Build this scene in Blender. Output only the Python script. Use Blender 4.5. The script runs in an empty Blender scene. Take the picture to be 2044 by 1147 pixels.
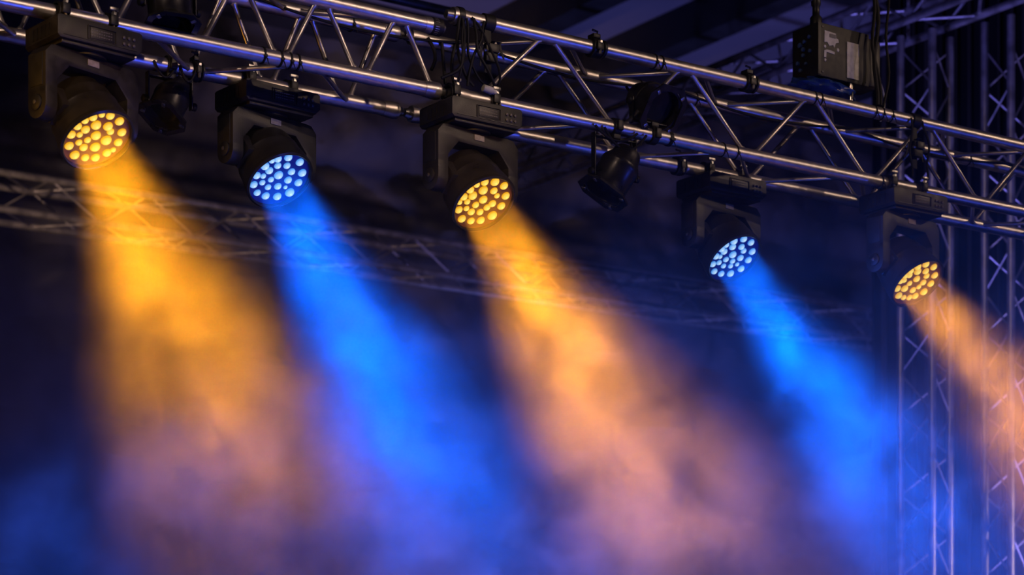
import bpy, bmesh, math, random
from mathutils import Vector, Matrix, noise
random.seed(7)
PI = math.pi
scene = bpy.context.scene
COL = scene.collection

# ------------------------------------------------------------------ camera
F, CX, YH, CAMZ = 4300.0, 1022.0, 1500.0, 1.7       # focal length (px), centre column, eye-level row, eye height
cam_d = bpy.data.cameras.new('camera')
cam = bpy.data.objects.new('camera', cam_d); COL.objects.link(cam)
cam.location = (0, 0, CAMZ); cam.rotation_euler = (PI / 2, 0, 0)
cam_d.sensor_fit = 'HORIZONTAL'; cam_d.sensor_width = 36.0
cam_d.lens = F / 2044 * 36.0
cam_d.shift_y = (YH - 573.5) / 2044
cam_d.clip_start = 0.05; cam_d.clip_end = 200
cam_d.dof.use_dof = True; cam_d.dof.focus_distance = 9.3; cam_d.dof.aperture_fstop = 2.7
scene.camera = cam

# ------------------------------------------------------------------ world, exposure
w = bpy.data.worlds.new('night'); scene.world = w; w.use_nodes = True
w.node_tree.nodes['Background'].inputs[0].default_value = (0.10, 0.11, 0.30, 1)
w.node_tree.nodes['Background'].inputs[1].default_value = 0.022
vs = scene.view_settings
vs.view_transform = 'Standard'; vs.look = 'None'; vs.exposure = 0.0; vs.gamma = 1.0; vs.use_curve_mapping = False
scene.cycles.volume_step_rate = 1.0
scene.cycles.volume_max_steps = 64
scene.cycles.max_bounces = 3
scene.cycles.diffuse_bounces = 1
scene.cycles.glossy_bounces = 1
scene.cycles.caustics_reflective = False
scene.cycles.caustics_refractive = False

AMBER = (1.0, 0.35, 0.008)
BLUE = (0.0, 0.11, 1.0)


def aim(o, loc, target):
    o.location = loc
    o.rotation_euler = (Vector(target) - Vector(loc)).to_track_quat('-Z', 'Y').to_euler()


def spot(name, loc, target, color, power, size, blend=0.6, radius=0.15):
    d = bpy.data.lights.new(name, 'SPOT'); d.color = color; d.energy = power
    d.spot_size = math.radians(size); d.spot_blend = blend; d.shadow_soft_size = radius
    o = bpy.data.objects.new(name, d); COL.objects.link(o); aim(o, loc, target)
    return o


# front-of-house lamps high behind the audience, stage floods at the sides and below, added fills
WARM = (1.0, 0.69, 0.50)
spot('side_lamp', (9.6, 0.3, 9.3), (-1.3, 8.7, 4.95), WARM, 1250, 15, 0.4, 0.10)
spot('side_lamp', (11.5, 4.6, 9.3), (0.5, 9.9, 4.95), WARM, 850, 15, 0.4, 0.10)
spot('side_lamp', (14.0, 9.6, 9.0), (2.4, 11.2, 4.95), WARM, 560, 15, 0.4, 0.10)
spot('side_lamp', (13.0, 9.0, 3.5), (3.4, 15.8, 2.7), WARM, 1100, 13, 0.8, 0.10)
spot('side_lamp', (-6.0, 14.0, 5.0), (-3.6, 21.0, 6.9), (1.0, 0.62, 0.42), 1300, 34, 0.8, 0.1)  # added to brighten the left end of the far truss
spot('front_of_house_lamp', (-5.0, -4.0, 8.5), (0.0, 9.4, 4.7), (1.0, 0.70, 0.52), 800, 22, 0.5, 0.12)
spot('stage_side_flood', (-4.2, 8.0, 1.75), (0.0, 8.8, 2.0), (0.03, 0.12, 1.0), 9000, 50, 0.9, 0.15)
spot('stage_side_flood', (-2.7, 9.8, 1.6), (1.4, 9.4, 1.95), (0.22, 0.19, 1.0), 8000, 42, 0.9, 0.15)
spot('stage_side_flood', (4.2, 9.2, 1.5), (0.2, 8.9, 2.10), (0.18, 0.16, 1.0), 2100, 38, 0.9, 0.15)
spot('stage_floor_flood', (6.0, 3.2, 0.5), (-1.3, 8.7, 4.95), (0.05, 0.09, 1.0), 800, 17, 0.8, 0.12)
spot('stage_floor_flood', (7.4, 6.3, 0.5), (0.5, 9.9, 4.95), (0.05, 0.09, 1.0), 480, 18, 0.8, 0.12)
spot('stage_floor_flood', (9.5, 8.6, 0.5), (2.3, 11.2, 5.0), (0.05, 0.09, 1.0), 300, 16, 0.8, 0.12)
for tgt in ((-1.62, 8.3, 4.15), (-0.12, 9.3, 4.15), (2.0, 10.75, 4.12)):
    spot('amber_sheen_fill', (1.6, 0.5, 5.6), tgt, (1.0, 0.48, 0.10), 1100, 4.6, 0.7, 0.08)  # added fill for the amber sheen that haze bounces onto the heads
spot('backdrop_fill', (0.6, 24.6, 1.0), (1.6, 27.6, 8.6), (0.24, 0.26, 1.0), 750, 95, 0.9, 0.1)  # fill added close to the cloth to bring out its folds
spot('wing_lamp', (-3.9, 6.9, 3.7), (-1.65, 8.3, 4.28), (1.0, 0.42, 0.04), 60, 20, 0.7, 0.08)
spot('backdrop_fill', (7.0, 12.0, 1.0), (6.0, 24.0, 9.0), (0.34, 0.28, 1.0), 1300, 90, 0.9, 0.3)  # fill added to lift the roof sheet and upper wall
spot('roof_truss_fill', (1.0, 13.0, 2.6), (3.6, 16.6, 7.4), (0.22, 0.20, 1.0), 500, 40, 0.9, 0.2)  # fill added to brighten the roof truss chords

# ------------------------------------------------------------------ frame of the rig
H = 0.34                                             # truss height and depth between chord centres
TH = math.atan2(F, 6278.0)                           # truss runs away to the right
U = Vector((math.cos(TH), math.sin(TH), 0)); V = Vector((-math.sin(TH), math.cos(TH), 0)); Z = Vector((0, 0, 1))
S0 = 152 / H
O = Vector(((1140 - CX) / S0, F / S0, CAMZ + (YH - 237) / S0))     # on the front bottom chord
RC = 0.031                                           # chord radius
RB = 0.0115                                          # brace radius


def s_at(b, x):
    """distance along the truss where the line O+b+s*U meets picture column x"""
    P = O + b; k = (x - CX) / F
    return (k * P.y - P.x) / (U.x - k * U.y)


def P_at(b, x):
    return O + b + U * s_at(b, x)


def at(x, y, Y):
    return Vector(((x - CX) / F * Y, Y, CAMZ + (YH - y) / F * Y))


# ------------------------------------------------------------------ materials
def mat(name, color, rough=0.5, metal=0.0, emit=None, estr=0.0, noise_amt=0.0, nscale=20.0, bump=0.0, bscale=60.0, spec=0.5, dark=None):
    m = bpy.data.materials.new(name); m.use_nodes = True
    nt = m.node_tree; b = nt.nodes['Principled BSDF']
    b.inputs['Base Color'].default_value = (*color, 1)
    b.inputs['Roughness'].default_value = rough; b.inputs['Metallic'].default_value = metal
    b.inputs['Specular IOR Level'].default_value = spec
    if emit:
        b.inputs['Emission Color'].default_value = (*emit, 1); b.inputs['Emission Strength'].default_value = estr
    if noise_amt:
        tc = nt.nodes.new('ShaderNodeTexCoord'); n = nt.nodes.new('ShaderNodeTexNoise')
        n.inputs['Scale'].default_value = nscale; n.inputs['Detail'].default_value = 5
        nt.links.new(tc.outputs['Object'], n.inputs['Vector'])
        mr = nt.nodes.new('ShaderNodeMapRange')
        mr.inputs[1].default_value = 0.3; mr.inputs[2].default_value = 0.7
        mr.inputs[3].default_value = max(0.02, rough - noise_amt); mr.inputs[4].default_value = min(1, rough + noise_amt)
        nt.links.new(n.outputs['Fac'], mr.inputs[0]); nt.links.new(mr.outputs[0], b.inputs['Roughness'])
        cr = nt.nodes.new('ShaderNodeMix'); cr.data_type = 'RGBA'
        d = dark or tuple(c * 0.62 for c in color)
        cr.inputs[6].default_value = (*d, 1); cr.inputs[7].default_value = (*color, 1)
        mr2 = nt.nodes.new('ShaderNodeMapRange'); mr2.inputs[1].default_value = 0.35; mr2.inputs[2].default_value = 0.6
        nt.links.new(n.outputs['Fac'], mr2.inputs[0])
        nt.links.new(mr2.outputs[0], cr.inputs[0]); nt.links.new(cr.outputs[2], b.inputs['Base Color'])
    if bump:
        tc = nt.nodes.new('ShaderNodeTexCoord'); n = nt.nodes.new('ShaderNodeTexNoise')
        n.inputs['Scale'].default_value = bscale; n.inputs['Detail'].default_value = 4
        nt.links.new(tc.outputs['Object'], n.inputs['Vector'])
        bp = nt.nodes.new('ShaderNodeBump'); bp.inputs['Strength'].default_value = bump; bp.inputs['Distance'].default_value = 0.01
        nt.links.new(n.outputs['Fac'], bp.inputs['Height']); nt.links.new(bp.outputs[0], b.inputs['Normal'])
    return m


M = {
    'alu': mat('aluminium', (0.66, 0.60, 0.57), 0.36, 0.94, noise_amt=0.04, nscale=30, dark=(0.55, 0.52, 0.50)),
    'alu_far': mat('aluminium_weathered', (0.62, 0.60, 0.62), 0.42, 0.85, noise_amt=0.08, nscale=9),
    'weld': mat('weld_bead', (0.62, 0.60, 0.58), 0.30, 0.95),
    'plastic': mat('black_casing', (0.016, 0.015, 0.0145), 0.46, 0.0, noise_amt=0.08, nscale=25, bump=0.10, bscale=240),
    'plastic_side': mat('black_casing_rough', (0.012, 0.012, 0.012), 0.55, 0.0, noise_amt=0.06, nscale=30),
    'barrel': mat('black_barrel', (0.020, 0.018, 0.017), 0.32, 0.0, noise_amt=0.06, nscale=12),
    'display': mat('display_glass', (0.010, 0.010, 0.012), 0.40, 0.0),
    'key': mat('panel_key', (0.09, 0.085, 0.08), 0.4),
    'sticker': mat('grey_sticker', (0.30, 0.29, 0.27), 0.6, noise_amt=0.1, nscale=60),
    'print': mat('grey_print', (0.13, 0.125, 0.12), 0.6),
    'black': mat('black_steel', (0.014, 0.014, 0.015), 0.45, 0.2, noise_amt=0.1, nscale=40),
    'rubber': mat('black_rubber', (0.007, 0.007, 0.008), 0.65, spec=0.3),
    'tape': mat('black_tape', (0.008, 0.008, 0.009), 0.55, spec=0.35),
    'steel': mat('bare_steel', (0.50, 0.48, 0.46), 0.32, 0.95, noise_amt=0.08, nscale=50),
    'can': mat('lamp_can', (0.035, 0.033, 0.034), 0.33, 0.5, noise_amt=0.08, nscale=22),
    'lens_dark': mat('unlit_lens', (0.015, 0.015, 0.018), 0.15),
    'label_white': mat('white_label', (0.62, 0.60, 0.55), 0.6, noise_amt=0.1, nscale=35, dark=(0.45, 0.43, 0.40)),
    'label_blue': mat('pale_blue_mark', (0.05, 0.10, 0.28), 0.5),
    'tarp': mat('blue_sheet', (0.02, 0.06, 0.30), 0.30, noise_amt=0.08, nscale=12),
    'cloth': mat('backdrop_cloth', (0.075, 0.072, 0.105), 0.65, noise_amt=0.1, nscale=1.1, dark=(0.022, 0.022, 0.036)),
    'drape': mat('black_drape', (0.012, 0.012, 0.016), 0.8),
    'roof': mat('roof_sheet', (0.30, 0.28, 0.36), 0.6, noise_amt=0.08, nscale=0.6, dark=(0.25, 0.235, 0.31)),
    'beam': mat('roof_beam', (0.030, 0.030, 0.040), 0.6, 0.0, noise_amt=0.1, nscale=3),
    'floor': mat('stage_floor', (0.012, 0.012, 0.014), 0.5, noise_amt=0.1, nscale=5),
}


def led_mat(name, core, edge, c_str, e_str):
    m = bpy.data.materials.new(name); m.use_nodes = True; nt = m.node_tree; nt.nodes.clear()
    out = nt.nodes.new('ShaderNodeOutputMaterial'); em = nt.nodes.new('ShaderNodeEmission')
    tc = nt.nodes.new('ShaderNodeTexCoord'); mul = nt.nodes.new('ShaderNodeVectorMath'); mul.operation = 'MULTIPLY'
    mul.inputs[1].default_value = (1, 1, 0)
    ln = nt.nodes.new('ShaderNodeVectorMath'); ln.operation = 'LENGTH'
    nt.links.new(tc.outputs['Object'], mul.inputs[0]); nt.links.new(mul.outputs[0], ln.inputs[0])
    ramp = nt.nodes.new('ShaderNodeValToRGB'); e = ramp.color_ramp.elements
    e[0].position = 0.0; e[0].color = (*[c * c_str for c in core], 1)
    e[1].position = 0.97; e[1].color = (*[c * e_str for c in edge], 1)
    mid = ramp.color_ramp.elements.new(0.30); mid.color = (*[(a * c_str * 0.5 + b * e_str * 0.6) for a, b in zip(core, edge)], 1)
    mid2 = ramp.color_ramp.elements.new(0.72); mid2.color = (*[(a * c_str * 0.30 + b * e_str * 0.85) for a, b in zip(core, edge)], 1)
    nt.links.new(ln.outputs['Value'], ramp.inputs[0]); nt.links.new(ramp.outputs[0], em.inputs[0])
    nt.links.new(em.outputs[0], out.inputs[0])
    m.cycles.emission_sampling = 'NONE'
    return m


M['led_amber'] = led_mat('amber_led_lens', (1.0, 0.88, 0.22), (1.0, 0.46, 0.004), 1.35, 0.90)
M['led_blue'] = led_mat('blue_led_lens', (0.74, 0.94, 1.0), (0.07, 0.36, 1.0), 1.2, 0.85)
M['plate_glow_amber'] = mat('lens_plate_amber_glow', (0.50, 0.22, 0.06), 0.25)  # plate itself is dark; orange LED glow put into its colour
M['plate_glow_blue'] = mat('lens_plate_blue_glow', (0.05, 0.10, 0.50), 0.25)  # blue LED glow put into the dark plate's colour

# ------------------------------------------------------------------ mesh helpers


def obj(name, bm, material, parent=None, smooth=True, loc=None):
    me = bpy.data.meshes.new(name); bm.normal_update(); bm.to_mesh(me); bm.free()
    if smooth:
        me.polygons.foreach_set('use_smooth', [True] * len(me.polygons))
        try:
            me.set_sharp_from_angle(angle=math.radians(38))
        except Exception:
            pass
    me.materials.append(M[material] if isinstance(material, str) else material)
    o = bpy.data.objects.new(name, me); COL.objects.link(o)
    if parent is not None:
        o.parent = parent
    if loc is not None:
        o.location = loc
    return o


def tag(o, label, cat, group=None, kind=None):
    o['label'] = label; o['category'] = cat
    if group: o['group'] = group
    if kind: o['kind'] = kind
    return o


def thing(name, label, cat, loc=(0, 0, 0), rotz=0.0, group=None):
    o = bpy.data.objects.new(name, None); COL.objects.link(o); o.empty_display_size = 0.1
    o.location = loc; o.rotation_euler = (0, 0, rotz)
    return tag(o, label, cat, group)


def struct(name, bm, m, parent=None, smooth=True):
    o = obj(name, bm, m, parent, smooth)
    if parent is None: o['kind'] = 'structure'
    return o


def add_box(bm, c, s, bevel=0.0, rot=None, segs=2):
    r = bmesh.ops.create_cube(bm, size=1.0)
    vsx = r['verts']
    bmesh.ops.scale(bm, vec=Vector(s), verts=vsx)
    if bevel:
        es = list({e for v in vsx for e in v.link_edges})
        g = bmesh.ops.bevel(bm, geom=es, offset=bevel, segments=segs, profile=0.6, affect='EDGES')
        vsx = list({v for f in g['faces'] for v in f.verts} | {v for v in vsx if v.is_valid})
    if rot is not None:
        bmesh.ops.transform(bm, matrix=rot, verts=vsx)
    bmesh.ops.translate(bm, vec=Vector(c), verts=vsx)
    return vsx


def box(c, s, bevel=0.0, rot=None):
    bm = bmesh.new(); add_box(bm, c, s, bevel, rot); return bm


def add_tube(bm, pts, r, n=10, cap=True):
    pts = [Vector(p) for p in pts]
    rr = r if isinstance(r, (list, tuple)) else [r] * len(pts)
    rings = []; prev = None
    for i, p in enumerate(pts):
        a = pts[max(0, i - 1)]; b = pts[min(len(pts) - 1, i + 1)]
        d = (b - a).normalized()
        if prev is None:
            t = Vector((0, 0, 1)) if abs(d.z) < 0.9 else Vector((1, 0, 0))
            x = d.cross(t).normalized()
        else:
            x = (prev - d * prev.dot(d)).normalized()
        prev = x; y = d.cross(x)
        rings.append([bm.verts.new(p + (x * math.cos(2 * PI * k / n) + y * math.sin(2 * PI * k / n)) * rr[i]) for k in range(n)])
    for a, b in zip(rings, rings[1:]):
        for k in range(n):
            bm.faces.new((a[k], a[(k + 1) % n], b[(k + 1) % n], b[k]))
    if cap:
        bm.faces.new(rings[0][::-1]); bm.faces.new(rings[-1])


def tube(pts, r, n=10):
    bm = bmesh.new(); add_tube(bm, pts, r, n); return bm


def add_lathe(bm, prof, n=40, mtx=None, cap0=True, cap1=True):
    """profile (radius, height) turned about z"""
    rings = []
    for r, h in prof:
        rings.append([bm.verts.new((r * math.cos(2 * PI * k / n), r * math.sin(2 * PI * k / n), h)) for k in range(n)])
    for a, b in zip(rings, rings[1:]):
        for k in range(n):
            bm.faces.new((a[k], a[(k + 1) % n], b[(k + 1) % n], b[k]))
    if cap0: bm.faces.new(rings[0][::-1])
    if cap1: bm.faces.new(rings[-1])
    if mtx is not None:
        bmesh.ops.transform(bm, matrix=mtx, verts=[v for r in rings for v in r])


def lathe(prof, n=40, mtx=None, cap0=True, cap1=True):
    bm = bmesh.new(); add_lathe(bm, prof, n, mtx, cap0, cap1); return bm


def add_prism(bm, pts, axis, a, b, bevel=0.0):
    """2-D outline pts extruded along axis ('x','y','z') from a to b"""
    def mk(p, t):
        return {'x': (t, p[0], p[1]), 'y': (p[0], t, p[1]), 'z': (p[0], p[1], t)}[axis]
    v0 = [bm.verts.new(mk(p, a)) for p in pts]; v1 = [bm.verts.new(mk(p, b)) for p in pts]
    n = len(pts); fs = [bm.faces.new(v0[::-1]), bm.faces.new(v1)]
    for k in range(n):
        fs.append(bm.faces.new((v0[k], v0[(k + 1) % n], v1[(k + 1) % n], v1[k])))
    bmesh.ops.recalc_face_normals(bm, faces=fs)
    if bevel:
        es = [e for e in {e for f in fs[:2] for e in f.edges}]
        bmesh.ops.bevel(bm, geom=es, offset=bevel, segments=2, profile=0.6, affect='EDGES')


def ring_bm(r0, r1, width, n=28):
    """a short sleeve (inner r0, outer r1) around the x axis"""
    prof = [(r0, -width / 2), (r1 - 0.002, -width / 2), (r1, -width / 2 + 0.002), (r1, width / 2 - 0.002), (r1 - 0.002, width / 2), (r0, width / 2)]
    return lathe(prof, n, Matrix.Rotation(PI / 2, 4, 'Y'), False, False)


# ------------------------------------------------------------------ the setting: floor, backdrop, roof
bm = bmesh.new()
for c in ((-25, -12, 0), (40, -12, 0), (40, 60, 0), (-25, 60, 0)): bm.verts.new(c)
bm.faces.new(bm.verts); struct('floor', bm, 'floor')

BACK0 = at(0, 416, 20.0)                              # front bottom chord of the far truss
WALL0 = BACK0 + V * 3.2
SL, SR, ROOFZ = -6.0, 16.0, 10.2
bm = bmesh.new(); NX, NZ = 260, 110
grid = []
for j in range(NZ + 1):
    row = []
    for i in range(NX + 1):
        s = SL + (SR - SL) * i / NX; zz = ROOFZ * j / NZ
        q = Vector((s * 0.9, zz * 1.5, 3.1))
        d = 0.30 * noise.fractal(q * 0.8, 1.0, 2.0, 5) + 0.10 * math.sin(s * 5.2 + 1.5 * noise.noise(q * 0.5)) * (0.4 + 0.6 * noise.noise(q * 0.4 + Vector((7, 1, 0))))
        d += 0.05 * math.sin(zz * 6 + 2.5 * noise.noise(q * 0.7))
        p = Vector((WALL0.x, WALL0.y, 0)) + U * s + V * d + Z * zz
        row.append(bm.verts.new(p))
    grid.append(row)
for j in range(NZ):
    for i in range(NX):
        bm.faces.new((grid[j][i], grid[j][i + 1], grid[j + 1][i + 1], grid[j + 1][i]))
struct('wall_back', bm, 'cloth')

W0 = Vector((WALL0.x, WALL0.y, ROOFZ))
roof = bmesh.new()
vv = [W0 + U * SL + V * 0.4, W0 + U * SR + V * 0.4, W0 + U * SR - V * 14, W0 + U * SL - V * 14]
vq = [roof.verts.new(p + Z * 0.30) for p in vv]
roof.faces.new(vq)
ceil = struct('ceiling', roof, 'roof')
# rafters along V and purlins along U under the roof sheet
for k, px in enumerate((905, 1130, 1490, 1760)):
    k0 = (px - CX) / F; P = W0
    s = (k0 * P.y - P.x) / (U.x - k0 * U.y)
    bm = bmesh.new(); m4 = Matrix.Rotation(TH, 4, 'Z')
    add_box(bm, W0 + U * s - V * 6.6 + Z * 0.08, (0.34, 14.0, 0.44), 0.02, m4)
    obj('rafter', bm, 'beam', ceil)
for k in range(3):
    bm = bmesh.new(); m4 = Matrix.Rotation(TH, 4, 'Z')
    add_box(bm, W0 + U * 5 - V * (0.35 + 4.3 * k) + Z * 0.12, (22.0, 0.5, 0.36), 0.02, m4)
    obj('purlin', bm, 'beam', ceil)

# ------------------------------------------------------------------ trusses


def brace(parent, a, b, r=RB, n=10, m='alu', name='brace'):
    """a tube that ends at the two chords' skins, with a weld bead at each end"""
    d = (b - a).normalized()
    return obj(name, tube([a, a + d * 0.004, a + d * 0.010, a + d * 0.018, b - d * 0.018, b - d * 0.010, b - d * 0.004, b], [r * 1.2, r * 1.5, r * 1.45, r, r, r * 1.45, r * 1.5, r * 1.2], n), m, parent)


truss = thing('box_truss', 'bright aluminium box truss carrying the moving lights, in sharp focus', 'truss', O)
SJ = s_at(Vector(), 888)                              # section joint
SA, SB_ = s_at(Vector(), -260) - 0.9, s_at(Vector(), 2330) + 1.8
LOW = 0.066                                           # left section's front top chord sits lower


def inloc(p): return p - O


def chord(b, s0, s1, drop0=0.0):
    p0 = b + U * s0 - Z * drop0; p1 = b + U * s1 - Z * drop0
    bm = bmesh.new()
    n = 14
    add_tube(bm, [p0.lerp(p1, i / n) for i in range(n + 1)], RC, 24)
    return obj('chord', bm, 'alu', truss)


FB, FT, BB, BT = Vector(), Z * H, V * H, V * H + Z * H
FTL = FT - Z * LOW
G = 0.035
for b0, b1 in ((FB, FB), (FTL, FT), (BB, BB), (BT, BT)):
    chord(b0, SA, SJ - G); chord(b1, SJ + G, SB_)
    for bb, sg in ((b0, -1), (b1, 1)):                # cone couplers at the joint
        c = bb + U * (SJ + sg * G)
        d = U * sg
        obj('coupler', tube([c - d * 0.0, c + d * 0.012, c + d * 0.03, c + d * 0.075], [RC + 0.004, RC + 0.006, RC + 0.006, RC + 0.002], 24), 'alu', truss)
        obj('coupler_cone', tube([c - d * 0.03, c], [0.018, 0.026], 18), 'steel', truss)


def zigzag(top, bot, s_nodes, start_top, r=RB, outs=0.024):
    """braces from node to node; s_nodes alternate top / bottom"""
    for k in range(len(s_nodes) - 1):
        a_top = (k % 2 == 0) == start_top
        A = (top if a_top else bot) + U * (s_nodes[k] + 0.022)
        B = (bot if a_top else top) + U * (s_nodes[k + 1] - 0.022)
        d = (B - A).normalized()
        ea, eb = A + d * outs, B - d * outs
        brace(truss, ea, eb, r)


sb = lambda x: s_at(FB, x)
# right section: bottom nodes 1000 1250 1495 1731 1958, top nodes half way
pr_ = (sb(1958) - sb(1495)) / 2
b0 = sb(1495)
nodes_r = [b0 + pr_ * 0.5 * k for k in range(-4, 16)]
nodes_r = [x for x in nodes_r if SJ + 0.05 < x < SB_]
first_is_bottom = round((nodes_r[0] - b0) / (pr_ * 0.5)) % 2 == 0
zigzag(FT, FB, nodes_r, not first_is_bottom)
back_r = [x + pr_ * 0.34 for x in nodes_r]
zigzag(BT, BB, back_r, not first_is_bottom)
zigzag(FT, BT, [x + pr_ * 0.12 for x in nodes_r], not first_is_bottom, RB * 0.9)
zigzag(FB, BB, [x - pr_ * 0.10 for x in nodes_r], first_is_bottom, RB * 0.9)
# left section
pl_ = (sb(872) - sb(561)) / 2
l0 = sb(561)
nodes_l = [l0 + pl_ * 0.5 * k for k in range(-18, 6)]
nodes_l = [x for x in nodes_l if SA < x < SJ - 0.03]
fb_l = round((nodes_l[0] - l0) / (pl_ * 0.5)) % 2 == 0
zigzag(FTL, FB, nodes_l, not fb_l)
back_l = [x + pl_ * 0.30 for x in nodes_l if x + pl_ * 0.30 < SJ - 0.04]
zigzag(BT, BB, back_l, not fb_l)
zigzag(FTL, BT, [x + pl_ * 0.1 for x in nodes_l[::2]] , True, RB * 0.9)
zigzag(FB, BB, [x - pl_ * 0.1 for x in nodes_l[::2]], False, RB * 0.9)


def far_truss(name, label, A, D, length, w_vec, h_vec, rc, rb, step, m='alu_far', top_drop=True):
    """box truss from A along unit D; four chords at A, A+w, A+h, A+w+h; X braces on two faces, zigzag elsewhere"""
    t = thing(name, label, 'truss', A)
    for off in (Vector(), w_vec, h_vec, w_vec + h_vec):
        n = 10
        obj('chord', tube([off + D * length * i / n for i in range(n + 1)], rc, 14), m, t)
    k = int(length / step)
    for i in range(k):
        a, b = D * (i * step), D * ((i + 1) * step)
        for p, q in ((Vector(), w_vec), (Vector(), h_vec), (h_vec, h_vec + w_vec), (w_vec, w_vec + h_vec)):
            if i % 2: p, q = q, p
            obj('brace', tube([p + a, q + b], rb, 6), m, t)
    return t


# far truss behind the beams
far_truss('box_truss', 'long far truss crossing behind the light beams, blurred by the haze', BACK0 - U * 2, U, 17.0, V * 0.50, Z * 0.34, 0.034, 0.010, 0.50)


def tower(label, px_l, px_p, Y, htop, w=0.30):
    """standing tower with corner P at column px_p and its left corner at px_l"""
    P = at(px_p, YH, Y); P.z = 0
    L = at(px_l, YH, Y + 0.17); L.z = 0
    wv = L - P
    hv = Vector((-wv.y, wv.x, 0)); hv = hv if hv.y > 0 else -hv
    t = thing('truss_tower', label, 'truss tower', P)
    for off in (Vector(), wv, hv):
        obj('chord', tube([off + Z * (htop * i / 10) for i in range(11)], 0.030, 16), 'alu_far', t)
    step = 0.30; k0 = int(1.2 / step)
    for i in range(k0, int(htop / step)):
        a, b = Z * (i * step), Z * ((i + 1) * step)
        for fi, (p, q) in enumerate(((Vector(), wv), (Vector(), hv), (wv, hv))):
            if (i + fi) % 2: p, q = q, p
            obj('brace', tube([p + a, q + b], 0.008, 6), 'alu_far', t)
    for i in (8, 9):                                   # X frame at the section joint
        a, b = Z * (i * step), Z * ((i + 1) * step)
        p, q = (wv, Vector()) if i % 2 == 0 else (Vector(), wv)
        obj('brace', tube([p + a, q + b], 0.010, 6), 'alu_far', t)
    zj = 2.55
    for off in (Vector(), wv, hv):
        obj('coupler', lathe([(0.031, zj), (0.038, zj + 0.01), (0.038, zj + 0.10), (0.031, zj + 0.11)], 16, Matrix.Translation(off)), 'alu_far', t)
    return t


tower('upright lattice tower rising under the rightmost amber light', 1798, 1861, 15.8, 7.0)
TB = tower('upright lattice tower at the edge of the picture, outside the other tower', 1966, 2018, 15.8, 7.1)

# roof truss running back from the outer tower
A = at(1925, -4, 15.4)
far_truss('roof_truss', 'blue-lit roof truss slanting down from the upper corner behind the hoist', A - V * 1.6, V, 8.0, U * 0.36, Z * 0.24, 0.030, 0.012, 0.36)
# black drape hanging between the towers
bm = bmesh.new(); n = 40; rows = []
for j in (0, 1):
    rows.append([bm.verts.new(at(1740 + 340 * i / n, YH, 18.6) * 1.0 + Vector((0, 0.10 * math.sin(i * 1.9), (0 - CAMZ) if j == 0 else 7.3))) for i in range(n + 1)])
for i in range(n): bm.faces.new((rows[0][i], rows[0][i + 1], rows[1][i + 1], rows[1][i]))
tag(obj('stage_drape', bm, 'drape'), 'black cloth drape hanging behind the two lattice towers', 'drape')

# ------------------------------------------------------------------ moving head lights
LEDS = {   # lens positions measured on the picture: (scale, ox, oy, centre, [(x, y, r)])
 1: (3.187, 0, 0, (608, 880), [(585,738,31),(641,729,24),(696,734,32),(753,770,34),(768,840,33),(745,904,32),(713,952,22),(673,970,33),(600,1000,33),(535,1001,30),(468,984,36),(433,926,34),(440,854,33),(477,796,31),(529,757,28),(604,794,38),(680,802,36),(696,836,28),(537,823,33),(500,856,24),(603,860,37),(495,905,26),(550,890,26),(525,936,31),(598,933,38),(668,890,40)]),
 2: (2.73, 400, 0, (415, 965), [(407,845,25),(372,857,20),(466,845,26),(527,874,26),(540,932,27),(519,985,26),(472,1038,30),(404,1060,27),(341,1057,26),(295,1040,23),(273,997,25),(280,945,25),(325,884,27),(407,893,23),(457,893,23),(361,920,25),(482,926,24),(411,944,29),(328,950,19),(323,985,20),(370,969,20),(463,971,25),(354,1010,21),(407,1005,24),(449,1011,14)]),
 3: (2.389, 780, 0, (432, 970), [(490,866,25),(440,868,22),(400,880,18),(363,901,22),(327,938,22),(310,968,16),(310,1005,22),(330,1046,23),(374,1056,21),(420,1053,23),(475,1030,27),(518,985,23),(539,937,23),(531,889,23),(432,910,26),(483,913,21),(498,937,16),(382,936,25),(356,965,18),(432,955,24),(352,997,17),(396,980,20),(375,1013,21),(417,1014,20),(450,992,20),(475,974,22)]),
 4: (3.097, 1300, 300, (500, 657), [(502,543,27),(563,538,26),(607,562,25),(614,618,26),(590,670,26),(545,724,26),(480,753,27),(423,755,24),(380,740,24),(361,699,24),(372,646,25),(408,590,24),(446,562,22),(493,589,26),(548,589,24),(561,614,22),(441,618,25),(494,637,28),(416,650,18),(409,686,21),(452,667,22),(541,657,25),(493,677,21),(437,707,20),(481,707,20),(521,697,17)]),
 5: (3.097, 1300, 300, (1632, 824), [(1640,712,27),(1692,706,27),(1737,730,26),(1743,781,26),(1719,832,26),(1676,882,28),(1622,908,26),(1586,918,22),(1551,918,21),(1521,905,27),(1503,866,26),(1512,817,23),(1543,773,24),(1585,737,26),(1638,757,28),(1688,755,25),(1587,780,24),(1555,812,21),(1632,803,26),(1693,785,23),(1588,831,21),(1672,825,24),(1608,872,24),(1557,862,28),(1645,852,20)]),
}
bm = bmesh.new()
rings = [[bm.verts.new((math.cos(2*PI*k/16)*math.cos(a), math.sin(2*PI*k/16)*math.cos(a), math.sin(a))) for k in range(16)] for a in (0, 0.35, 0.75, 1.15)]
tp = bm.verts.new((0, 0, 1))
for a, b in zip(rings, rings[1:]):
    for k in range(16): bm.faces.new((a[k], a[(k+1) % 16], b[(k+1) % 16], b[k]))
for k in range(16): bm.faces.new((rings[-1][k], rings[-1][(k+1) % 16], tp))
LED_ME = {}
for key in ('led_amber', 'led_blue'):
    me = bpy.data.meshes.new('led'); bm.to_mesh(me); me.materials.append(M[key])
    me.polygons.foreach_set('use_smooth', [True] * len(me.polygons)); LED_ME[key] = me
bm.free()

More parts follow.
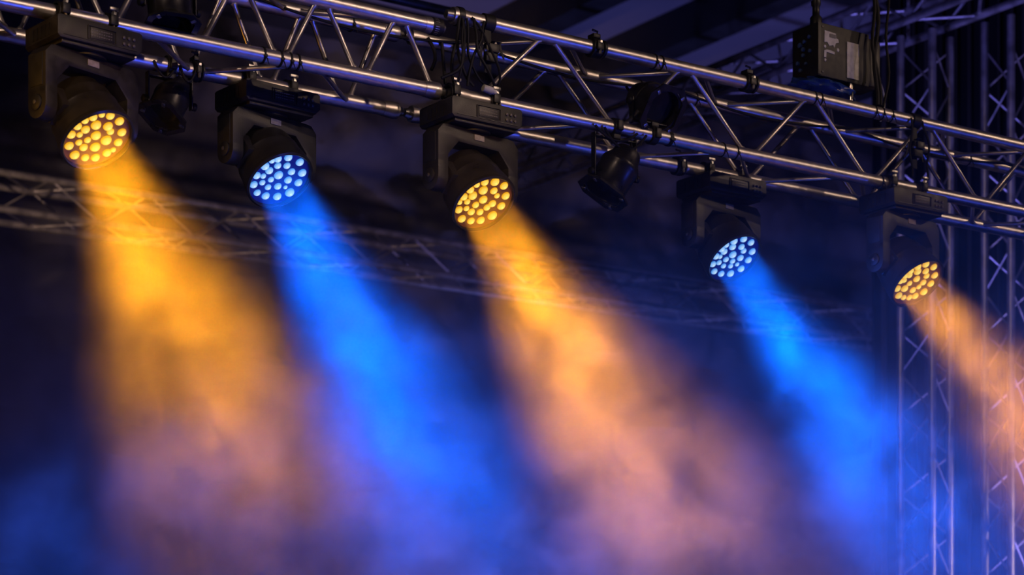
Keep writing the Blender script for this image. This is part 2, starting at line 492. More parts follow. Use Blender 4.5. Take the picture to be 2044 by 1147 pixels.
BW, BD, BH = 0.37, 0.25, 0.088                        # base box
YW, YD = 0.46, 0.105                                  # yoke
AXL = 0.125                                           # tilt axis to lens plate
RL = 0.150


def clamp_part(parent, x, zc=0.0):
    """half coupler gripping the chord above the base"""
    bm = ring_bm(RC + 0.001, RC + 0.012, 0.042)
    add_box(bm, (0, 0.0, -RC - 0.012), (0.05, 0.06, 0.018), 0.004)
    add_box(bm, (0, -RC - 0.013, 0.006), (0.034, 0.020, 0.040), 0.004)
    add_box(bm, (0, RC + 0.013, 0.006), (0.034, 0.020, 0.040), 0.004)
    bmesh.ops.translate(bm, vec=(x, 0, zc), verts=bm.verts)
    c = obj('clamp', bm, 'black', parent)
    bm = bmesh.new()
    add_tube(bm, [(x, -RC - 0.014, -0.035), (x, -RC - 0.014, 0.052)], 0.006, 8)
    add_box(bm, (x, -RC - 0.014, 0.050), (0.040, 0.012, 0.014), 0.003)
    add_lathe(bm, [(0.011, 0.026), (0.011, 0.036)], 6, Matrix.Translation((x, -RC - 0.014, 0)))
    obj('bolt', bm, 'steel', c)
    return c


TX, TY = 1, 1                                         # beam lights turned off the lens axis to steer the visible beams


def moving_head(idx, label, color, px, back, yaw, pan, tilt, power, spread, ZB=-0.048, PIV=-0.37, throw=(0, 0)):
    amber = color == 'amber'
    b = (BB if back else FB)
    anchor = O + b + U * s_at(b, px)
    t = thing('moving_head_light', label, 'stage light', anchor, TH + math.radians(yaw), 'LED moving head lights under the truss')
    zt = ZB
    # base housing
    bm = bmesh.new()
    hw, hd = BW / 2, BD / 2
    outline = [(-hw, zt - BH + 0.012), (-hw + 0.012, zt - BH), (hw - 0.02, zt - BH), (hw, zt - BH + 0.02), (hw, zt - 0.008), (hw - 0.012, zt), (-hw + 0.008, zt), (-hw, zt - 0.008)]
    add_prism(bm, outline, 'y', -hd, hd, 0.005)
    add_box(bm, (0, 0, zt - BH - 0.006), (BW - 0.05, BD - 0.03, 0.016), 0.005)
    base = obj('base', bm, 'plastic', t)
    yf = -hd
    obj('display', box((0.005, yf - 0.001, zt - 0.045), (0.105, 0.006, 0.044), 0.002), 'display', base)
    fr = bmesh.new()
    for cxx, czz, sx, sz in ((0.005, zt - 0.020, 0.125, 0.004), (0.005, zt - 0.070, 0.125, 0.004), (-0.056, zt - 0.045, 0.004, 0.052), (0.066, zt - 0.045, 0.004, 0.052)):
        add_box(fr, (cxx, yf - 0.002, czz), (sx, 0.006, sz), 0.001)
    obj('display_frame', fr, 'plastic_side', base)
    for kx in range(3):
        for kz in range(2):
            obj('button', lathe([(0.0065, 0), (0.0065, 0.005), (0.005, 0.006)], 12, Matrix.Translation((0.100 + kx * 0.022, yf, zt - 0.034 - kz * 0.024)) @ Matrix.Rotation(PI / 2, 4, 'X')), 'key', base)
    pm = bmesh.new()
    rng = random.Random(idx)
    for kx in range(9):
        for kz in range(3):
            wd = rng.uniform(0.004, 0.009)
            add_box(pm, (-0.040 + kx * 0.0105, yf - 0.0045, zt - 0.034 - kz * 0.011), (wd, 0.001, 0.004))
    o = obj('display_text', pm, 'print', base); o['kind'] = 'stuff'
    for k in range(5):                                 # vents on the end faces
        obj('vent_slot', box((-hw - 0.0005, -0.06 + k * 0.03, zt - 0.045), (0.004, 0.012, 0.045), 0.001), 'display', base)
        obj('vent_slot', box((hw + 0.0005, -0.06 + k * 0.03, zt - 0.045), (0.004, 0.012, 0.045), 0.001), 'display', base)
    obj('seam', box((0, yf - 0.0008, zt - BH + 0.014), (BW - 0.05, 0.004, 0.003)), 'display', base)
    # bracket plate and clamps
    obj('bracket', box((0, 0, zt + 0.004), (0.29, 0.075, 0.010), 0.003), 'black', t)
    clamp_part(t, -0.105); clamp_part(t, 0.105)
    # pan bearing
    zy = zt - BH - 0.012
    obj('pan_bearing', lathe([(0.085, zy - 0.012), (0.085, zy + 0.006)], 32), 'plastic_side', t)
    # yoke: crossbar with chamfered inner corners and two round-ended arms, turned by the pan angle
    zc = zy - 0.006
    R = Matrix.Rotation(math.radians(pan), 4, 'Z')
    bm = bmesh.new(); h2 = YW / 2; ai = h2 - 0.058; d2 = YD / 2
    cross = [(-h2, zc - 0.035), (-h2 + 0.028, zc - 0.004), (-h2 + 0.055, zc), (h2 - 0.055, zc), (h2 - 0.028, zc - 0.004), (h2, zc - 0.035), (h2, zc - 0.165), (ai, zc - 0.165), (ai, zc - 0.128), (ai - 0.058, zc - 0.066), (-ai + 0.058, zc - 0.066), (-ai, zc - 0.128), (-ai, zc - 0.165), (-h2, zc - 0.165)]
    add_prism(bm, cross, 'y', -d2, d2, 0.006)
    for sg in (-1, 1):
        prof = [(-d2, zc - 0.160), (d2, zc - 0.160)]
        for k in range(0, 13):
            a = PI * k / 12
            prof.append((d2 * math.cos(a), PIV - 0.012 - d2 * math.sin(a)))
        x0, x1 = (ai, h2) if sg > 0 else (-h2, -ai)
        add_prism(bm, prof, 'x', x0, x1, 0.006)
    bmesh.ops.transform(bm, matrix=R, verts=bm.verts)
    yoke = obj('yoke', bm, 'plastic', t)
    def yb(name, bm, m):
        bmesh.ops.transform(bm, matrix=R, verts=bm.verts); return obj(name, bm, m, yoke)
    yb('label_plate', box((0.0, -d2 - 0.002, zc - 0.030), (0.056, 0.004, 0.024), 0.001), 'sticker').__setitem__('label', 'small grey sticker')
    for sg in (-1, 1):
        yb('pivot_cover', lathe([(0.030, 0), (0.030, 0.006), (0.024, 0.010)], 24, Matrix.Translation((sg * h2, 0, PIV - 0.004)) @ Matrix.Rotation(sg * PI / 2, 4, 'Y')), 'plastic_side')
        yb('screw', lathe([(0.008, 0), (0.008, 0.013), (0.006, 0.014)], 10, Matrix.Translation((sg * h2, 0, PIV - 0.004)) @ Matrix.Rotation(sg * PI / 2, 4, 'Y')), 'key')
        yb('arm_panel', box((sg * (h2 + 0.001), 0, zc - 0.10), (0.004, YD - 0.034, 0.12), 0.001), 'plastic_side')
    # head: barrel turned about the tilt axis; local z of HM = beam direction
    tl = math.radians(tilt)
    beam = Vector((0, -math.cos(tl), -math.sin(tl)))
    ex = Vector((1, 0, 0)); ey = beam.cross(ex)
    HM = R @ (Matrix.Translation((0, 0, PIV)) @ Matrix((( ex.x, ey.x, beam.x, 0), (ex.y, ey.y, beam.y, 0), (ex.z, ey.z, beam.z, 0), (0, 0, 0, 1))))
    prof = [(0.055, -0.128), (0.085, -0.122), (0.108, -0.098), (0.118, -0.060), (0.126, -0.048), (0.128, -0.040), (0.136, 0.010), (0.1385, 0.014), (0.1385, 0.020), (0.1365, 0.024), (0.1475, 0.092), (0.1475, AXL + 0.012), (0.1425, AXL + 0.016), (0.1385, AXL + 0.013), (0.1380, AXL - 0.004)]
    bm = lathe(prof, 64, None, True, False)
    for sg in (-1, 1):                                 # flat cheeks that carry the tilt axle
        add_box(bm, (sg * 0.128, 0, -0.004), (0.062, 0.11, 0.10), 0.012)
        add_lathe(bm, [(0.036, 0.10), (0.036, 0.182)], 24, Matrix.Rotation(sg * PI / 2, 4, 'Y'))
    bmesh.ops.transform(bm, matrix=HM, verts=bm.verts)
    head = obj('head', bm, 'barrel', t)
    pl = lathe([(0.0, 0.0), (0.1382, 0.0), (0.1382, 0.003), (0.0005, 0.003)], 48, Matrix.Translation((0, 0, AXL - 0.004)), False, False)
    bmesh.ops.transform(pl, matrix=HM, verts=pl.verts)
    obj('lens_plate', pl, 'plate_glow_amber' if amber else 'plate_glow_blue', head)
    rm = lathe([(0.1425, AXL + 0.0165), (0.1505, AXL + 0.010), (0.1505, AXL - 0.004), (0.1475, AXL - 0.008)], 64, None, False, False)
    bmesh.ops.transform(rm, matrix=HM, verts=rm.verts)
    obj('rim', rm, 'barrel', head)
    # LED lenses: put where the picture shows them, on the real lens plate
    WM = Matrix.Translation(anchor) @ Matrix.Rotation(TH + math.radians(yaw), 4, 'Z') @ HM
    C = WM @ Vector((0, 0, AXL)); n = (WM.to_3x3() @ Vector((0, 0, 1))).normalized()
    cpx = CX + F * C.x / C.y; cpy = YH - F * (C.z - CAMZ) / C.y
    sc, ox, oy, cc, lst = LEDS[idx]
    inv = WM.inverted(); camp = Vector((0, 0, CAMZ))
    me = LED_ME['led_amber' if amber else 'led_blue']
    for x, y, r in lst:
        qx = (x - cc[0]) / sc + cpx; qy = (y - cc[1]) / sc + cpy
        d = Vector(((qx - CX) / F, 1, (YH - qy) / F))
        hit = camp + d * ((C - camp).dot(n) / d.dot(n))
        L = inv @ hit; rr = r / sc * C.y / F * 0.94
        q = Vector((L.x, L.y, 0))
        if q.length + rr > 0.134: q *= (0.134 - rr) / q.length
        o = bpy.data.objects.new('led_lens', me); COL.objects.link(o); o.parent = head
        o.matrix_local = HM @ Matrix.Translation((q.x, q.y, AXL - 0.002)) @ Matrix.Diagonal((rr, rr, rr * 0.80, 1))
    # the lamp's own light
    ld = bpy.data.lights.new('led_beam', 'AREA'); ld.shape = 'DISK'; ld.size = 0.22; ld.spread = math.radians(spread)
    ld.color = AMBER if amber else BLUE; ld.energy = power
    lo = bpy.data.objects.new('led_beam', ld); COL.objects.link(lo); lo.parent = t
    lo.matrix_local = HM @ Matrix.Translation((0, 0, AXL + 0.034)) @ Matrix.Rotation(PI, 4, 'X') @ Matrix.Rotation(math.radians(throw[0]), 4, 'Y') @ Matrix.Rotation(math.radians(throw[1]), 4, 'X')
    return t


moving_head(1, 'largest amber moving light, hanging nearest the camera beside the hanging black can', 'amber', 168, False, 7, 10, 54.5, 33, 38, PIV=-0.372, throw=(TX * 4, TY * 2.5))
moving_head(2, 'blue moving light between the two larger amber lights, hung from the rear pipe', 'blue', 534, True, 5, 7, 52.5, 56, 30, -0.030, -0.310, throw=(TX * 4, TY * 1.5))
moving_head(3, 'amber moving light in the middle of the truss under the tangle of black cables', 'amber', 940, False, 2, 6, 50.5, 34, 33, throw=(TX * 3, TY * 1.5))
moving_head(4, 'blue moving light between the slanted black can and the smallest amber light', 'blue', 1440, True, 2, 5, 49.5, 56, 30, -0.030, -0.325, throw=(TX * 3, TY * 1.5))
moving_head(5, 'smallest amber moving light, lowest on the truss in front of the lattice tower', 'amber', 1803, False, 0, 8, 49, 31, 33, PIV=-0.395, throw=(TX * 1.5, 0))

# ------------------------------------------------------------------ small lamps hung on the truss


def arc_pts(a, b, sag, n=10, side=Vector()):
    return [a.lerp(b, k / n) - Z * sag * 4 * (k / n) * (1 - k / n) + side * math.sin(PI * k / n) for k in range(n + 1)]


def par_can(label, b, px, drop, wdir, up=False, r=0.080, ln=0.19):
    p = P_at(b, px); sgn = 1 if up else -1
    t = thing('par_can', label, 'stage light', p, TH)
    bm = ring_bm(RC + 0.001, RC + 0.011, 0.036)
    add_box(bm, (0, 0, sgn * (RC + 0.014)), (0.04, 0.05, 0.022), 0.004)
    add_box(bm, (0, -RC - 0.014, 0), (0.028, 0.018, 0.044), 0.004)
    obj('clamp', bm, 'black', t)
    d = Matrix.Rotation(-TH, 3, 'Z') @ Vector(wdir).normalized()
    c = Vector((0, 0, sgn * drop))
    hw = r + 0.022; zt = sgn * (RC + 0.022)
    bm = bmesh.new()                                   # U bracket of flat strip
    add_box(bm, (0, 0, zt), (2 * hw, 0.030, 0.006), 0.001)
    for sg in (-1, 1):
        add_box(bm, (sg * hw, 0, (zt + c.z) / 2), (0.006, 0.030, abs(c.z - zt) + 0.03), 0.001)
    obj('bracket', bm, 'black', t)
    for sg in (-1, 1):
        obj('knob', lathe([(0.008, 0), (0.017, 0.004), (0.017, 0.018), (0.012, 0.022)], 10, Matrix.Translation((sg * (hw + 0.002), 0, c.z)) @ Matrix.Rotation(sg * PI / 2, 4, 'Y')), 'rubber', t)
    HMx = Matrix.Translation(c) @ d.to_track_quat('Z', 'Y').to_matrix().to_4x4()
    a, e = -ln * 0.5, ln * 0.5
    prof = [(r * 0.30, a - 0.045), (r * 0.62, a - 0.038), (r * 0.72, a - 0.018), (r * 0.74, a), (r * 0.97, a + 0.035), (r, a + 0.045), (r, a + 0.060), (r * 0.975, a + 0.063), (r * 0.975, e - 0.02), (r * 1.05, e - 0.015), (r * 1.05, e), (r * 0.93, e), (r * 0.90, e - 0.04)]
    bm = lathe(prof, 32, HMx, True, False); body = obj('body', bm, 'can', t)
    bm = lathe([(0.0005, e - 0.045), (r * 0.9, e - 0.04)], 28, HMx, True, False); obj('lens', bm, 'lens_dark', body)
    bm = bmesh.new(); q = r * 1.22; n8 = [(q, -q * .55), (q, q * .55), (q * .55, q), (-q * .55, q), (-q, q * .55), (-q, -q * .55), (-q * .55, -q), (q * .55, -q)]
    qi = r * 0.92
    outr = [bm.verts.new((x, y, z)) for z in (e + 0.001, e + 0.010) for x, y in n8]
    inr = [bm.verts.new((x * 0.78, y * 0.78, z)) for z in (e + 0.001, e + 0.010) for x, y in n8]
    for k in range(8):
        k2 = (k + 1) % 8
        bm.faces.new((outr[k], outr[k2], outr[8 + k2], outr[8 + k])); bm.faces.new((inr[k2], inr[k], inr[8 + k], inr[8 + k2]))
        bm.faces.new((outr[8 + k], outr[8 + k2], inr[8 + k2], inr[8 + k])); bm.faces.new((outr[k2], outr[k], inr[k], inr[k2]))
    bmesh.ops.recalc_face_normals(bm, faces=bm.faces); bmesh.ops.transform(bm, matrix=HMx, verts=bm.verts)
    obj('gel_frame', bm, 'can', t)
    for k in range(4):
        an = PI / 4 + k * PI / 2
        obj('frame_clip', box((0, 0, 0), (0.022, 0.016, 0.020), 0.003, HMx @ Matrix.Translation((q * 0.92 * math.cos(an), q * 0.92 * math.sin(an), e + 0.004)) @ Matrix.Rotation(an, 4, 'Z')), 'steel', body)
    bm = tube([Vector((0, 0.02, zt + sgn * 0.01)), c + d * (a - 0.09) + Vector((0, 0.03, 0.03)), c + d * (a - 0.06), c + d * (a - 0.04)], 0.006, 8)
    obj('lead', bm, 'rubber', t)
    return t


par_can('black can lamp inside the truss near the top edge beside the largest amber light', FTL, 338, 0.16, (0.12, -0.25, -1), False, 0.088, 0.17)
par_can('unlit black can lamp hanging below the truss between the first amber and blue lights', BB, 338, 0.150, (-0.30, -0.42, -0.88), False, 0.076, 0.15)
par_can('black can lamp standing inside the truss on the front pipe, tilted to one side', FB, 1302, 0.140, (0.56, -0.62, -0.55), True, 0.098, 0.16)
par_can('slanted black can lamp with steel clips hanging between the middle amber and blue lights', FB, 1226, 0.215, (-0.50, -0.16, -0.82), False, 0.094, 0.19)

# ------------------------------------------------------------------ clamps, ties, straps and cables on the truss


def on_chord(name, bm, material, b, px, label, cat, group=None):
    o = obj(name, bm, material); o.location = P_at(b, px); o.rotation_euler = (0, 0, TH)
    return tag(o, label, cat, group)


def tie(b, px, label, width=0.011, group=None):
    bm = ring_bm(RC + 0.0005, RC + 0.004, width, 24)
    add_box(bm, (0, -RC - 0.004, -0.010), (width * 1.3, 0.010, 0.012), 0.002)
    add_tube(bm, [(0, -RC - 0.006, -0.014), (0.004, -RC - 0.012, -0.030), (0.010, -RC - 0.012, -0.048)], [0.003, 0.0025, 0.001], 5)
    on_chord('cable_tie', bm, 'tape', b, px, label, 'cable tie', group)


def pipe_clamp(b, px, label, width=0.046):
    t = thing('pipe_clamp', label, 'clamp', P_at(b, px), TH)
    bm = ring_bm(RC + 0.001, RC + 0.013, width, 28)
    add_box(bm, (0, 0, RC + 0.018), (width * 0.8, 0.048, 0.020), 0.004)
    add_box(bm, (0, -RC - 0.012, -0.004), (width * 0.7, 0.020, 0.034), 0.004)
    obj('jaw', bm, 'black', t)
    bm = ring_bm(RC + 0.002, RC + 0.010, width * 0.3, 24); bmesh.ops.translate(bm, vec=(width * 0.85, 0, 0), verts=bm.verts); obj('collar', bm, 'black', t)
    bm = bmesh.new(); add_tube(bm, [(0, -RC - 0.016, -0.040), (0, -RC - 0.016, 0.022)], 0.006, 8); add_lathe(bm, [(0.011, 0.010), (0.011, 0.020)], 6, Matrix.Translation((0, -RC - 0.016, 0)))
    obj('bolt', bm, 'steel', t)
    bm = tube([(0.006, -0.01, RC + 0.024), (0.010, -0.012, RC + 0.040), (-0.018, -0.012, RC + 0.044)], 0.005, 6); obj('lever', bm, 'black', t)
    return t


for k, px in enumerate((523, 557, 576, 592)):
    tie(FB, px, ('leftmost', 'second from left', 'third from left', 'rightmost')[k] + ' of four black ties on the front pipe above the first blue light', 0.010, 'ties above the first blue light')
tie(FB, 1334, 'black band on the front pipe just under the standing can lamp', 0.020)
for px in (1440, 1466):
    tie(FB, px, ('upper-left' if px == 1440 else 'lower-right') + ' of two thin black ties on the front pipe above the second blue light', 0.008, 'ties above the second blue light')
for px in (1304, 1317):
    tie(FT, px, ('left' if px == 1304 else 'right') + ' tie of the close black pair on the top pipe above the standing can', 0.009, 'pair of ties above the standing can')
for px in (1622, 1634):
    tie(FT, px, ('left' if px == 1622 else 'right') + ' of two black ties on the top pipe under the hoist box', 0.008, 'ties below the hoist')
for px in (1742, 1757, 1775):
    tie(FT, px, {1742: 'leftmost', 1757: 'middle', 1775: 'rightmost'}[px] + ' of three thin black ties on the top pipe between hoist and strap', 0.007, 'ties beside the hoist')
for px in (700, 1275, 1385, 1930):
    tie(BT, px, 'small black tie on the rear top pipe, ' + {700: 'above the first blue light', 1275: 'behind the standing can lamp', 1385: 'just past the standing can lamp', 1930: 'past the lower strap'}[px], 0.008, 'ties on the rear top pipe')
tie(FB, 1755, 'black tie on the front pipe beside the lowest amber light', 0.008)
pipe_clamp(FT, 1186, 'black pipe clamp on the top pipe, nearest to the middle amber light', 0.050)
pipe_clamp(FT, 1491, 'black pipe clamp on the top pipe, between the tie pair and the hoist', 0.046)
pipe_clamp(BB, 1352, 'black pipe clamp on the lower rear pipe beside the slanted can', 0.034)
pipe_clamp(BB, 388, 'black pipe clamp on the lower rear pipe beside the unlit hanging can', 0.030)


def strap(label, px, length):
    """webbing strap over the top pipe with a ratchet and loose ends"""
    p = P_at(FT, px); t = thing('rigging_strap', label, 'strap', p, TH)
    bm = ring_bm(RC + 0.001, RC + 0.008, 0.052, 24); obj('loop', bm, 'tape', t)
    bm = bmesh.new()
    add_box(bm, (-0.004, -0.012, -RC - length * 0.5), (0.034, 0.005, length), 0.001)
    add_box(bm, (0.016, 0.014, -RC - length * 0.42), (0.030, 0.005, length * 0.84), 0.001)
    obj('web', bm, 'tape', t)
    zc = -RC - length * 0.55
    bm = bmesh.new(); add_box(bm, (0.004, -0.022, zc), (0.060, 0.028, 0.080), 0.006); add_box(bm, (0.010, -0.040, zc + 0.018), (0.050, 0.014, 0.036), 0.004)
    obj('ratchet', bm, 'black', t)
    obj('ratchet_pin', tube([(-0.032, -0.030, zc + 0.006), (0.040, -0.030, zc + 0.006)], 0.007, 8), 'steel', t)
    rng = random.Random(px)
    for k in range(4):
        x0 = -0.05 + 0.034 * k; l = rng.uniform(0.06, 0.13); dx = rng.uniform(-0.03, 0.03)
        bm = bmesh.new(); n = 6; vs_ = []
        z0 = -RC - length * rng.uniform(0.25, 0.5)
        for i in range(n + 1):
            f_ = i / n; wv_ = 0.013 * (1 - 0.7 * f_)
            cxx = x0 + dx * f_ * f_; yy = -0.02 - 0.012 * math.sin(3 * f_ + k); zz = z0 - l * f_ + 0.03 * math.sin(PI * f_)
            vs_.append((bm.verts.new((cxx - wv_, yy, zz)), bm.verts.new((cxx + wv_, yy, zz)), bm.verts.new((cxx + wv_, yy + 0.003, zz)), bm.verts.new((cxx - wv_, yy + 0.003, zz))))
        for A_, B_ in zip(vs_, vs_[1:]):
            for i in range(4): bm.faces.new((A_[i], A_[(i + 1) % 4], B_[(i + 1) % 4], B_[i]))
        bm.faces.new(vs_[0][::-1]); bm.faces.new(vs_[-1])
        obj('loose_end', bm, 'tape', t)
    return t


strap('black rigging strap hanging from the top pipe over the middle amber light', 972, 0.19)
strap('black rigging strap hanging from the top pipe over the lowest amber light', 1823, 0.21)
on_chord('pipe_collar', ring_bm(RC + 0.001, RC + 0.010, 0.030), 'black', FT, 915, 'black collar on the cut end of the top pipe at the section joint', 'collar')
on_chord('tape_wrap', ring_bm(RC + 0.001, RC + 0.006, 0.055), 'tape', FTL, 868, 'black tape wrapped on the lower top pipe just before the joint', 'tape')


def cable(name, pts, r, label, group=None, m='rubber'):
    return tag(obj(name, tube(pts, r, 7), m), label, 'cable', group)


# long cable laid along the rear top pipe
pts = []
s0c, s1c = s_at(BT, -60), s_at(BT, 2120)
for k in range(121):
    f_ = k / 120; s = s0c + (s1c - s0c) * f_
    pts.append(O + BT + U * s + Z * (RC * 0.2 + 0.010 - 0.050 * abs(math.sin(f_ * 17))) - V * (RC + 0.008))
cable('power_cable', pts, 0.006, 'long thin black cable running along the rear top pipe')
# tangle at the joint
rng = random.Random(3)
for k in range(7):
    a = P_at(FT, 902 + rng.uniform(-6, 60)) - V * 0.04 - Z * 0.01
    b = P_at(FB, 890 + rng.uniform(-20, 110)) - V * rng.uniform(0.0, 0.05) + Z * rng.uniform(0.02, 0.07)
    pp = arc_pts(a, b, rng.uniform(-0.02, 0.05), 12, U * rng.uniform(-0.06, 0.05) - V * rng.uniform(0, 0.04))
    pp = [q + Vector((noise.noise(q * 9 + Vector((k, 0, 0))), 0, noise.noise(q * 9 + Vector((0, k, 4))))) * 0.022 for q in pp]
    cable('control_cable', pp, rng.uniform(0.005, 0.008), 'black cable in the hanging tangle at the truss joint', 'cables tangled at the joint')
for k in range(3):
    a = P_at(BT, 845 + 28 * k) - V * 0.035
    cable('control_cable', arc_pts(a, a - Z * (0.14 + 0.05 * k) + U * 0.02, 0.0, 8, U * (0.03 - 0.03 * k)), 0.008, ('shortest', 'middle', 'longest')[k] + ' black cable end hanging from the rear top pipe behind the joint', 'cable ends behind the joint')
# loops over the standing and hanging cans
for k, (pa, pb, sg_) in enumerate(((1178, 1262, 0.05), (1196, 1280, 0.085))):
    cable('lamp_lead', arc_pts(P_at(FB, pa) - V * 0.038 - Z * 0.02, P_at(FB, pb) - V * 0.038 - Z * 0.02, sg_, 12), 0.006, ('shallower', 'deeper')[k] + ' black lead looped under the front pipe above the slanted can', 'leads above the slanted can')
for k, (pa, pb) in enumerate(((300, 345), (352, 384))):
    cable('lamp_lead', arc_pts(P_at(BB, pa) - V * 0.036, P_at(BB, pb) - V * 0.036, 0.06, 10), 0.005, ('wider', 'narrower')[k] + ' black lead looped under the rear pipe above the unlit hanging can', 'leads above the hanging can')
for k, px in enumerate((1806, 1836)):
    a = P_at(FT, px) - V * 0.036; b = P_at(FB, px + 6) + Z * 0.05 - V * 0.03
    pp = [q + Vector((noise.noise(q * 8), 0, 0)) * 0.03 for q in arc_pts(a, b, 0.0, 14)]
    cable('control_cable', pp, 0.006, ('left', 'right')[k] + ' black cable dropping from the top pipe to the lowest amber light', 'cables beside the lower strap')
# pale plug lying between the clamps of the middle light
bm = lathe([(0.008, -0.028), (0.015, -0.024), (0.017, 0.0), (0.017, 0.02), (0.012, 0.024), (0.011, 0.042), (0.006, 0.044)], 16, Matrix.Rotation(PI / 2, 4, 'Y'))
o = obj('cable_plug', bm, 'label_white'); o.location = P_at(FB, 962) - V * 0.045 + Z * 0.036; o.rotation_euler = (0, 0.15, TH)
tag(o, 'pale plug resting between the clamps of the middle amber light', 'plug')

# ------------------------------------------------------------------ chain hoist above the truss
bc = V * (H * 0.5 - 0.09)
Pc = P_at(bc, 1632); Pc.z = CAMZ + (YH - 149) / F * Pc.y
HWd, HDp, HHt = 0.345, 0.185, 0.262
t = thing('chain_hoist', 'black chain hoist box with worn white labels hanging above the truss', 'hoist', Pc, TH)
bm = box((HWd / 2, HDp / 2, HHt / 2), (HWd, HDp, HHt), 0.006); body = obj('body', bm, 'plastic_side', t)
obj('end_cover', box((HWd + 0.045, HDp * 0.5, HHt * 0.50), (0.10, HDp * 0.86, HHt * 0.92), 0.018), 'plastic', t)
obj('edge_strip', box((0.010, -0.002, HHt / 2), (0.020, 0.006, HHt - 0.01), 0.001), 'plastic', t)
lb = obj('label_plate', box((0.232, -0.003, 0.108), (0.080, 0.004, 0.178), 0.001), 'label_white', t); lb['label'] = 'tall white label'
bm = bmesh.new()                                       # torn sticker
add_prism(bm, [(0.042, 0.168), (0.060, 0.172), (0.075, 0.155), (0.100, 0.162), (0.108, 0.150), (0.118, 0.176), (0.138, 0.180), (0.134, 0.196), (0.120, 0.200), (0.118, 0.222), (0.044, 0.226)], 'y', -0.0035, 0.0)
obj('torn_sticker', bm, 'label_white', t)
obj('sticker_print', box((0.096, -0.0045, 0.206), (0.040, 0.002, 0.018)), 'print', t)
for c_, r_ in (((0.048, 0.148), 0.009), ((0.134, 0.145), 0.010), ((0.050, 0.082), 0.008)):
    obj('sticker_scrap', lathe([(r_, 0), (r_ * 0.8, 0.003)], 7, Matrix.Translation((c_[0], 0, c_[1])) @ Matrix.Rotation(PI / 2, 4, 'X')), 'label_white', t)
bm = bmesh.new(); add_prism(bm, [(0.040, 0.094), (0.054, 0.094), (0.056, 0.122), (0.110, 0.118), (0.110, 0.130), (0.084, 0.134), (0.060, 0.134), (0.042, 0.128)], 'y', -0.0035, 0.0)
obj('sticker_corner', bm, 'label_white', t)
rng = random.Random(11)
for k in range(9):
    yy, zz = ((0.055, 0.20), (0.092, 0.185), (0.124, 0.175), (0.05, 0.13), (0.10, 0.12), (0.14, 0.09), (0.08, 0.075), (0.12, 0.05), (0.10, 0.15))[k]
    r_ = rng.uniform(0.006, 0.013)
    obj('socket', lathe([(r_, 0), (r_, 0.010), (r_ * 0.6, 0.012)], 12, Matrix.Translation((0.0, yy, zz)) @ Matrix.Rotation(-PI / 2, 4, 'Y')), 'label_blue', t)
for k in range(4):
    obj('cover_screw', lathe([(0.005, 0), (0.004, 0.004)], 8, Matrix.Translation(((0.03, 0.325)[k % 2], -0.001, (0.02, HHt - 0.02)[k // 2])) @ Matrix.Rotation(PI / 2, 4, 'X')), 'key', t)
bm = bmesh.new(); add_lathe(bm, [(0.030, HHt), (0.030, HHt + 0.035), (0.018, HHt + 0.050), (0.018, HHt + 0.09), (0.024, HHt + 0.10), (0.024, HHt + 0.118), (0.012, HHt + 0.125)], 14, Matrix.Translation((0.035, 0.05, 0)))
obj('top_swivel', bm, 'black', t)
obj('suspension_rod', tube([(0.035, 0.05, HHt + 0.12), (0.035, 0.05, ROOFZ - Pc.z + 0.05)], 0.0085, 10), 'steel', t)
obj('shackle', ring_bm(0.012, 0.022, 0.012, 14), 'steel', t, loc=(0.035, 0.05, HHt + 0.165))
# load chain down to the truss
tc_ = thing('load_chain', 'short steel chain hanging from the hoist to the top pipe', 'chain', Pc + U * 0.232 + V * 0.0 - Z * 0.0, TH)
for k in range(4):
    bm = bmesh.new(); n = 16; pts = []
    for i in range(n + 1):
        a = 2 * PI * i / n; pts.append(Vector((0.009 * math.cos(a), 0, 0.018 * math.sin(a) + (0.006 if math.sin(a) > 0 else -0.006))))
    add_tube(bm, pts, 0.0042, 6, False)
    o = obj('chain_link', bm, 'steel', tc_); o.location = (0, 0.01, -0.022 - 0.031 * k); o.rotation_euler = (0, 0, 0.35 + (PI / 2 if k % 2 else 0))
# crumpled blue sheet under the box
bm = bmesh.new(); bmesh.ops.create_uvsphere(bm, u_segments=40, v_segments=20, radius=1.0)
for v_ in bm.verts:
    nn = 1 + 0.22 * noise.fractal(v_.co * 2.2, 1.0, 2.0, 4)
    v_.co = Vector((v_.co.x * 0.19 * nn, v_.co.y * 0.11 * nn, v_.co.z * 0.050 * nn))
    if v_.co.z > 0.03: v_.co.z = 0.03
o = obj('plastic_sheet', bm, 'tarp'); o.location = Pc + U * 0.13 + V * 0.10 - Z * 0.036; o.rotation_euler = (0, 0.10, TH)
tag(o, 'crumpled blue plastic sheet bulging beneath the hoist box', 'sheet')
for k, (dx, sw) in enumerate(((0.335, 0.02), (0.360, -0.03), (0.372, 0.05))):
    a = Pc + U * dx - V * 0.022 + Z * 0.85; b = P_at(FT, 1745 + 9 * k) - V * 0.01 + Z * 0.036
    pp = [a.lerp(b, i / 16) + U * sw * math.sin(PI * i / 16) + U * 0.015 * math.sin(i * 0.9 + k) for i in range(17)]
    cable('hoist_cable', pp, 0.011 - 0.002 * k, ('thickest, leftmost', 'middle', 'thinnest, rightmost')[k] + ' black cable hanging beside the hoist down to the top pipe', 'cables beside the hoist')
a = Pc + U * 0.44 + V * 0.05 + Z * 0.10
cable('control_cable', arc_pts(a, a - Z * 0.24 + U * 0.03, 0.0, 10, U * 0.045), 0.0045, 'single pale thin cable dangling behind the hoist', m='label_white')
# far batten pipe under the roof at the top edge
a = at(640, -36, 13.5); b = a + U * 1.75
tag(obj('batten_pipe', tube([a.lerp(b, i / 6) for i in range(7)], 0.030, 16), 'alu_far'), 'short blurred pipe at the top edge behind the truss joint', 'pipe')

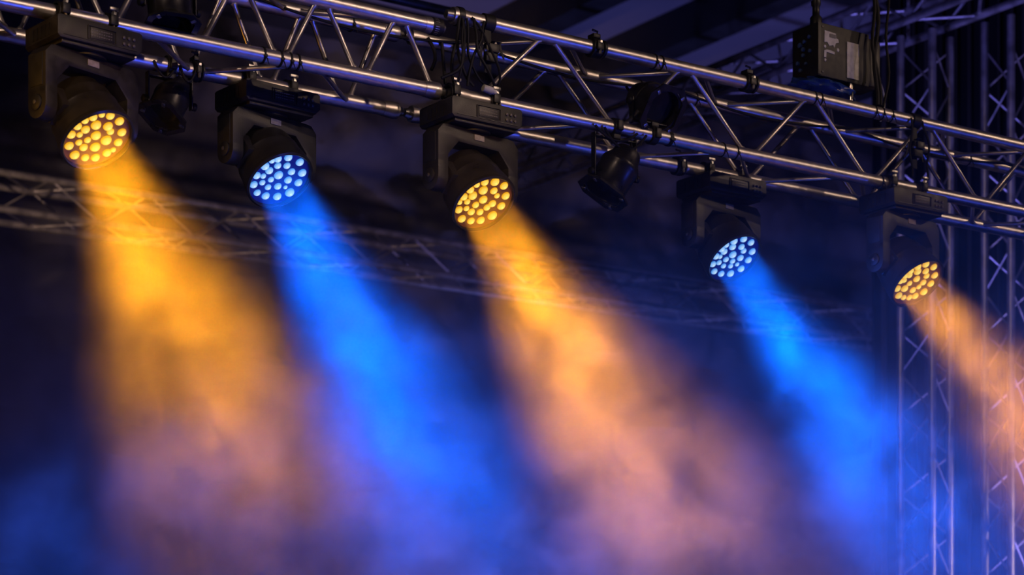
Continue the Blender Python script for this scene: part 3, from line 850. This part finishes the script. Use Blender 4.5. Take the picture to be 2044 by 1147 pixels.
# ------------------------------------------------------------------ haze
bm = bmesh.new()
X0, X1, Y0, Y1, Z0, Z1 = -3.2, 4.4, 6.9, 12.0, 1.5, 4.4
add_box(bm, ((X0 + X1) / 2, (Y0 + Y1) / 2, (Z0 + Z1) / 2), (X1 - X0, Y1 - Y0, Z1 - Z0))
hm = bpy.data.materials.new('stage_haze'); hm.use_nodes = True; nt = hm.node_tree; nt.nodes.clear()
out = nt.nodes.new('ShaderNodeOutputMaterial'); sca = nt.nodes.new('ShaderNodeVolumeScatter')
sca.inputs['Color'].default_value = (1, 1, 1, 1); sca.inputs['Anisotropy'].default_value = 0.55
geo = nt.nodes.new('ShaderNodeNewGeometry'); sep = nt.nodes.new('ShaderNodeSeparateXYZ')
nt.links.new(geo.outputs['Position'], sep.inputs[0])
hr = nt.nodes.new('ShaderNodeMapRange'); hr.interpolation_type = 'SMOOTHSTEP'
hr.inputs[1].default_value = 2.1; hr.inputs[2].default_value = 3.2; hr.inputs[3].default_value = 0.16; hr.inputs[4].default_value = 1.0
nt.links.new(sep.outputs['Z'], hr.inputs[0])
tp_ = nt.nodes.new('ShaderNodeMapRange'); tp_.interpolation_type = 'SMOOTHSTEP'; tp_.inputs[1].default_value = 3.2; tp_.inputs[2].default_value = 4.3; tp_.inputs[3].default_value = 1.0; tp_.inputs[4].default_value = 0.0
nt.links.new(sep.outputs['Z'], tp_.inputs[0])
nz = nt.nodes.new('ShaderNodeTexNoise'); nz.inputs['Scale'].default_value = 3.0; nz.inputs['Detail'].default_value = 3.0; nz.inputs['Roughness'].default_value = 0.6; nz.inputs['Distortion'].default_value = 0.5
nt.links.new(geo.outputs['Position'], nz.inputs['Vector'])
nr = nt.nodes.new('ShaderNodeMapRange'); nr.inputs[1].default_value = 0.40; nr.inputs[2].default_value = 0.64; nr.inputs[3].default_value = 0.12; nr.inputs[4].default_value = 2.2
nt.links.new(nz.outputs['Fac'], nr.inputs[0])
m1 = nt.nodes.new('ShaderNodeMath'); m1.operation = 'MULTIPLY'; nt.links.new(hr.outputs[0], m1.inputs[0]); nt.links.new(nr.outputs[0], m1.inputs[1])
m2 = nt.nodes.new('ShaderNodeMath'); m2.operation = 'MULTIPLY'; nt.links.new(m1.outputs[0], m2.inputs[0]); nt.links.new(tp_.outputs[0], m2.inputs[1])
m3 = nt.nodes.new('ShaderNodeMath'); m3.operation = 'MULTIPLY'; nt.links.new(m2.outputs[0], m3.inputs[0]); m3.inputs[1].default_value = 0.10
nt.links.new(m3.outputs[0], sca.inputs['Density']); nt.links.new(sca.outputs[0], out.inputs['Volume'])
hm.cycles.volume_step_rate = 1.1
M['haze'] = hm
tag(obj('stage_haze', bm, 'haze', smooth=False), 'drifting stage smoke catching the amber and blue beams', 'smoke', kind='stuff')
